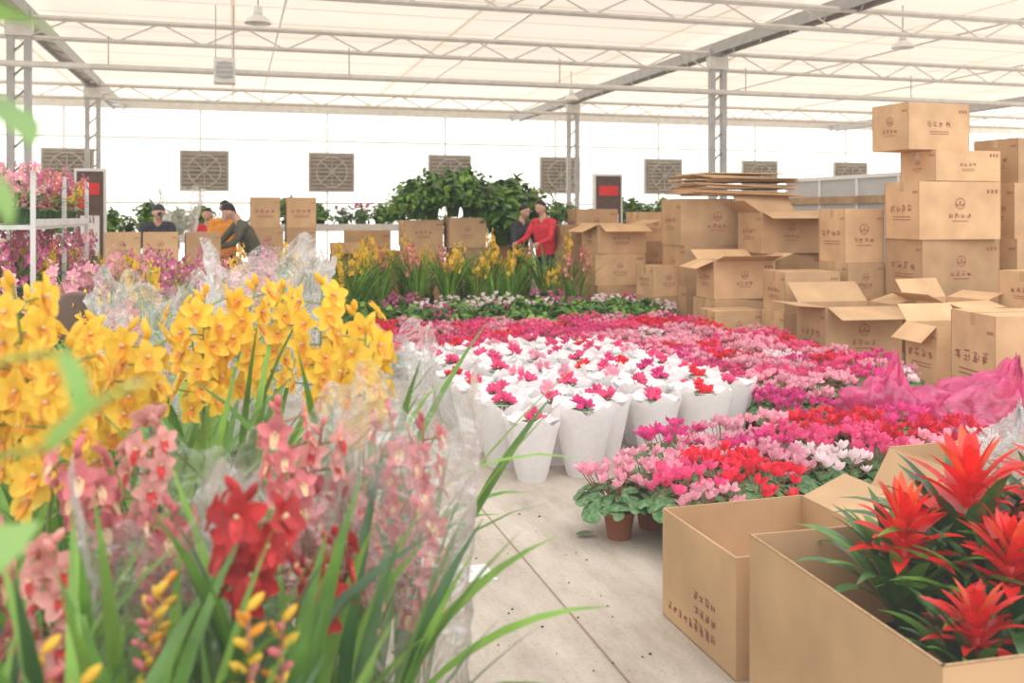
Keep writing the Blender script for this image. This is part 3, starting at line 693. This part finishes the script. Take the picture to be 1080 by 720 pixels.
# sign boards
def sign(x,y,w,h,rz,name='sign_board'):
    mb=MB(); mb.box(0,0,h/2,w,.12,h,'white'); mb.box(0,-.065,h/2,w-.08,.02,h-.1,'brown'); mb.box(0,-.08,h-.35,w-.2,.01,.2,'redp')
    mb.box(0,-.08,h*.5,w-.2,.01,h*.3,'white'); rr=random.Random(3)
    for i in range(3): glyph(mb,Vector((-.1,-.088,h*.38+i*.24)),Vector((1,0,0)),Vector((0,0,1)),Vector((0,-1,0)),.18,rr)
    mb.box(0,0,.03,w+.2,.4,.06,'steeld'); mb.obj(name,(x,y,0),rz,False)
sign(-7.2,16.2,.5,2.3,TH); sign(1.95,19.4,.62,2.35,TH); sign(-7.6,15.2,.2,2.2,TH)
for (x,y,z) in ((.35,18.0,0),(-6.9,15.0,0)):
    mb=MB(); mb.tube([(0,0,0),(0,0,2.0)],.02,'steeld',6); mb.box(0,0,.02,.4,.4,.04,'steeld')
    mb.slab((-.02,0,1.6),(.18,0,.02),(0,.01,0),(0,0,.35),'redp'); mb.obj('red_banner_stand',(x,y,z),TH,False)

# paper and fallen leaf on floor
mb=MB(); mb.slab((-.13,-.09,.001),(.26,.02,0),(-.02,.18,0),(0,0,.001),'paper'); mb.obj('paper_sheet',(-.20,3.95,0),.2,False)
mb=MB(); strap(mb,(0,0,.012),.3,.09,.05,.1,.2,'leaf',6,.1); mb.obj('fallen_leaf',(.30,4.42,0))
mb=MB(); rr=random.Random(9)
for i in range(90):
    x,y=W(rr.uniform(.5,1.5),rr.uniform(2.6,6)); s=rr.uniform(.003,.011); mb.box(x,y,.003,s,s*rr.uniform(.4,1),.004,rr.choice(('soil','leaf','carde')))
mb.obj('floor_debris')

# ------------------------------------------------------------ people
def person(name,x,y,rz,H=1.68,lean=0.1,jk='jdark',arms=((.25,.5),(.25,.5)),headp=.2,cap=None,stride=.08):
    s=H/1.70; caps=[]
    def C(a,b,ra,rb,k): caps.append((Vector(a)*s,Vector(b)*s,ra*s,rb*s,k))
    hip=Vector((0,0,.92)); sp=Vector((0,-math.sin(lean),math.cos(lean))); fw=Vector((0,-math.cos(lean),-math.sin(lean)))
    ch=hip+sp*.36; nk=hip+sp*.53
    for sx in(-1,1):
        X=Vector((sx,0,0)); C(hip+X*.07,hip+X*.08+sp*.12,.105,.10,jk); C(hip+X*.075+sp*.12,ch+X*.085,.10,.105,jk)
        kn=Vector((sx*.10,-.03-stride*sx,.50)); an=Vector((sx*.11,.02-stride*sx*1.2,.09)); C(hip+X*.085-Vector((0,0,.03)),kn,.088,.062,'pants'); C(kn,an,.060,.042,'pants')
        C(an-Vector((0,0,.045)),an+Vector((0,-.15,-.055)),.042,.034,'shoe')
        C(nk-sp*.06+X*.06,nk-sp*.075+X*.165,.06,.066,jk)
    C(hip,ch,.11,.115,jk); C(nk-sp*.03,nk+sp*.05,.055,.052,'skin')
    hd=(sp+Vector((0,-headp,0))).normalized(); hf=Vector((0,-hd.z,hd.y)); hf=hf if hf.y<0 else -hf
    h0=nk+hd*.15
    C(h0,h0+hd*.035,.078,.08,'skin'); C(h0-hd*.035+hf*.022,h0+hd*.0+hf*.02,.052,.062,'skin')
    C(h0+hf*.075+hd*.015,h0+hf*.098-hd*.012,.010,.015,'skin')
    for sx in(-1,1): C(h0+Vector((sx*.082,0,0))+hd*.015,h0+Vector((sx*.084,0,0))-hd*.015,.016,.012,'skin')
    hk=cap or 'hair'
    C(h0+hd*.05-hf*.018,h0+hd*.035-hf*.03,.083,.085,hk); C(h0-hf*.045,h0-hd*.035-hf*.04,.06,.045,'hair')
    if cap: C(h0+hd*.055+hf*.06,h0+hd*.05+hf*.12,.03,.015,hk)
    fingers=[]
    for ai,sx in enumerate((-1,1)):
        up,bend=arms[ai]; sh=nk-sp*.075+Vector((sx*.185,0,0))
        d1=Vector((sx*.18,-math.sin(up),-math.cos(up))).normalized(); el=sh+d1*.28
        d2=Vector((-sx*.10,-math.sin(up+bend),-math.cos(up+bend))).normalized(); wr=el+d2*.25
        C(sh,el,.058,.045,jk); C(el,wr,.044,.032,jk); C(wr,wr+d2*.03,.024,.024,'skin')
        sd=d2.cross(Vector((1,0,0))).normalized(); 
        for q in(-1,0,1): C(wr+d2*.03+sd*.016*q,wr+d2*.085+sd*.022*q,.015,.014,'skin')
        pal=Vector((-sx,0,0))
        for q,l in enumerate((.065,.075,.07,.055)):
            b=wr+d2*.085+sd*(-.03+.02*q); m1=b+d2*l*.55+pal*.008; m2=m1+(d2*.7+pal*.7)*l*.5; fingers.append([b*s,m1*s,m2*s])
        b=wr+d2*.04-sd*.032; fingers.append([b*s,(b-sd*.028+d2*.022)*s,(b-sd*.035+d2*.05+pal*.01)*s])
    mb=MB()
    for a,b,ra,rb,k in caps:
        d=b-a; L=d.length; d=d/L if L>1e-6 else Vector((0,0,1)); pts=[];rd=[]
        for t in(-1,-.85,-.5): pts.append(a+d*ra*t); rd.append(max(.0008,ra*math.sqrt(max(0,1-t*t))))
        pts.append(a);rd.append(ra);pts.append(b);rd.append(rb)
        for t in(.5,.85,1): pts.append(b+d*rb*t); rd.append(max(.0008,rb*math.sqrt(max(0,1-t*t))))
        mb.tube(pts,rd,'skin',12)
    me=mb.mesh('tmp'); o=bpy.data.objects.new('tmp',me); col.objects.link(o)
    r=o.modifiers.new('r','REMESH'); r.mode='VOXEL'; r.voxel_size=.011
    sm=o.modifiers.new('s','SMOOTH'); sm.iterations=3; sm.factor=.5
    dg=bpy.context.evaluated_depsgraph_get(); ev=o.evaluated_get(dg); m2=bpy.data.meshes.new_from_object(ev)
    bpy.data.objects.remove(o)
    out=MB(); 
    vs=[v.co.copy() for v in m2.vertices]; tags=[]
    segs=[(a,b-a,(b-a).length_squared,ra,rb,k) for a,b,ra,rb,k in caps]
    for p in m2.polygons:
        c=p.center; best=9;bk='skin'
        for a,ab,l2,ra,rb,k in segs:
            t=max(0,min(1,(c-a).dot(ab)/l2)) if l2>0 else 0
            dd=(c-a-ab*t).length-(ra+(rb-ra)*t)
            if dd<best: best=dd;bk=k
        tags.append(bk)
    out.v=[tuple(v) for v in vs]; out.f=[list(p.vertices) for p in m2.polygons]; out.m=[out.mi(t) for t in tags]
    for f in fingers: out.tube(f+[f[-1]+(f[-1]-f[-2]).normalized()*.004],[.0095*s,.0088*s,.0075*s,.004*s],'skin',7)
    H0=h0*s
    for sx in(-1,1):
        e=H0+hf*.074*s+hd*.022*s+Vector((sx*.030*s,0,0)); out.sph(e,.0105*s,'white',8,(1.2,1,.7)); out.sph(e+hf*.007*s,.0055*s,'black',8)
        b=e+hd*.018*s+hf*.002*s; out.tube([b-Vector((.014*s,0,0)),b+Vector((.014*s,0,0))],.003*s,'hair',5)
    mo=H0+hf*.082*s-hd*.040*s; out.tube([mo-Vector((.02*s,0,0)),mo+hf*.004*s,mo+Vector((.02*s,0,0))],.0045*s,'redp',5)
    return out.obj(name,(x,y,0),rz)
person('standing_man',-5.0,13.3,.5,1.70,.35,'jdark',((.6,.7),(.5,.9)),.5,'jdark')
person('standing_woman',-4.45,14.7,.3,1.72,.12,'jorg',((.3,.9),(.3,.9)),.3)
person('leaning_man',-3.5,13.0,-1.0,1.76,.5,'jgrn',((.7,.6),(.6,.7)),.5)
person('shopper_in_red',-5.0,15.6,.2,1.6,.1,'jred',((.2,.8),(.2,.8)),.2)
person('shopper_in_red',.52,14.7,-.7,1.72,.12,'jred',((.5,.8),(.5,.8)),.3)
person('shopper_in_black',.10,15.0,.8,1.66,.15,'jdark',((.3,.6),(.3,.6)),.3)

# ------------------------------------------------------------ light, camera
w=bpy.data.worlds.new('World'); scn.world=w; w.use_nodes=True
w.node_tree.nodes['Background'].inputs[0].default_value=(1,.99,.975,1); w.node_tree.nodes['Background'].inputs[1].default_value=1.6
sd=bpy.data.lights.new('sun','SUN'); sd.energy=.8; sd.angle=math.radians(40); sd.color=(1,.97,.92)
so=bpy.data.objects.new('sun',sd); col.objects.link(so); so.rotation_euler=(math.radians(32),math.radians(18),0)
cd=bpy.data.cameras.new('camera'); cd.sensor_width=36; cd.lens=33.333; cd.shift_y=-(360-227)/1080
cd.clip_start=.05; cd.dof.use_dof=True; cd.dof.focus_distance=4.6; cd.dof.aperture_fstop=3.2
co=bpy.data.objects.new('camera',cd); col.objects.link(co); co.location=(0,0,1.5); co.rotation_euler=(math.pi/2,0,0); scn.camera=co
vs=scn.view_settings
vs.view_transform='Standard'; vs.exposure=.1; vs.gamma=1.12
vs.use_curve_mapping=True
cm=vs.curve_mapping; cm.curves[3].points[0].location=(0,.016); cm.update()
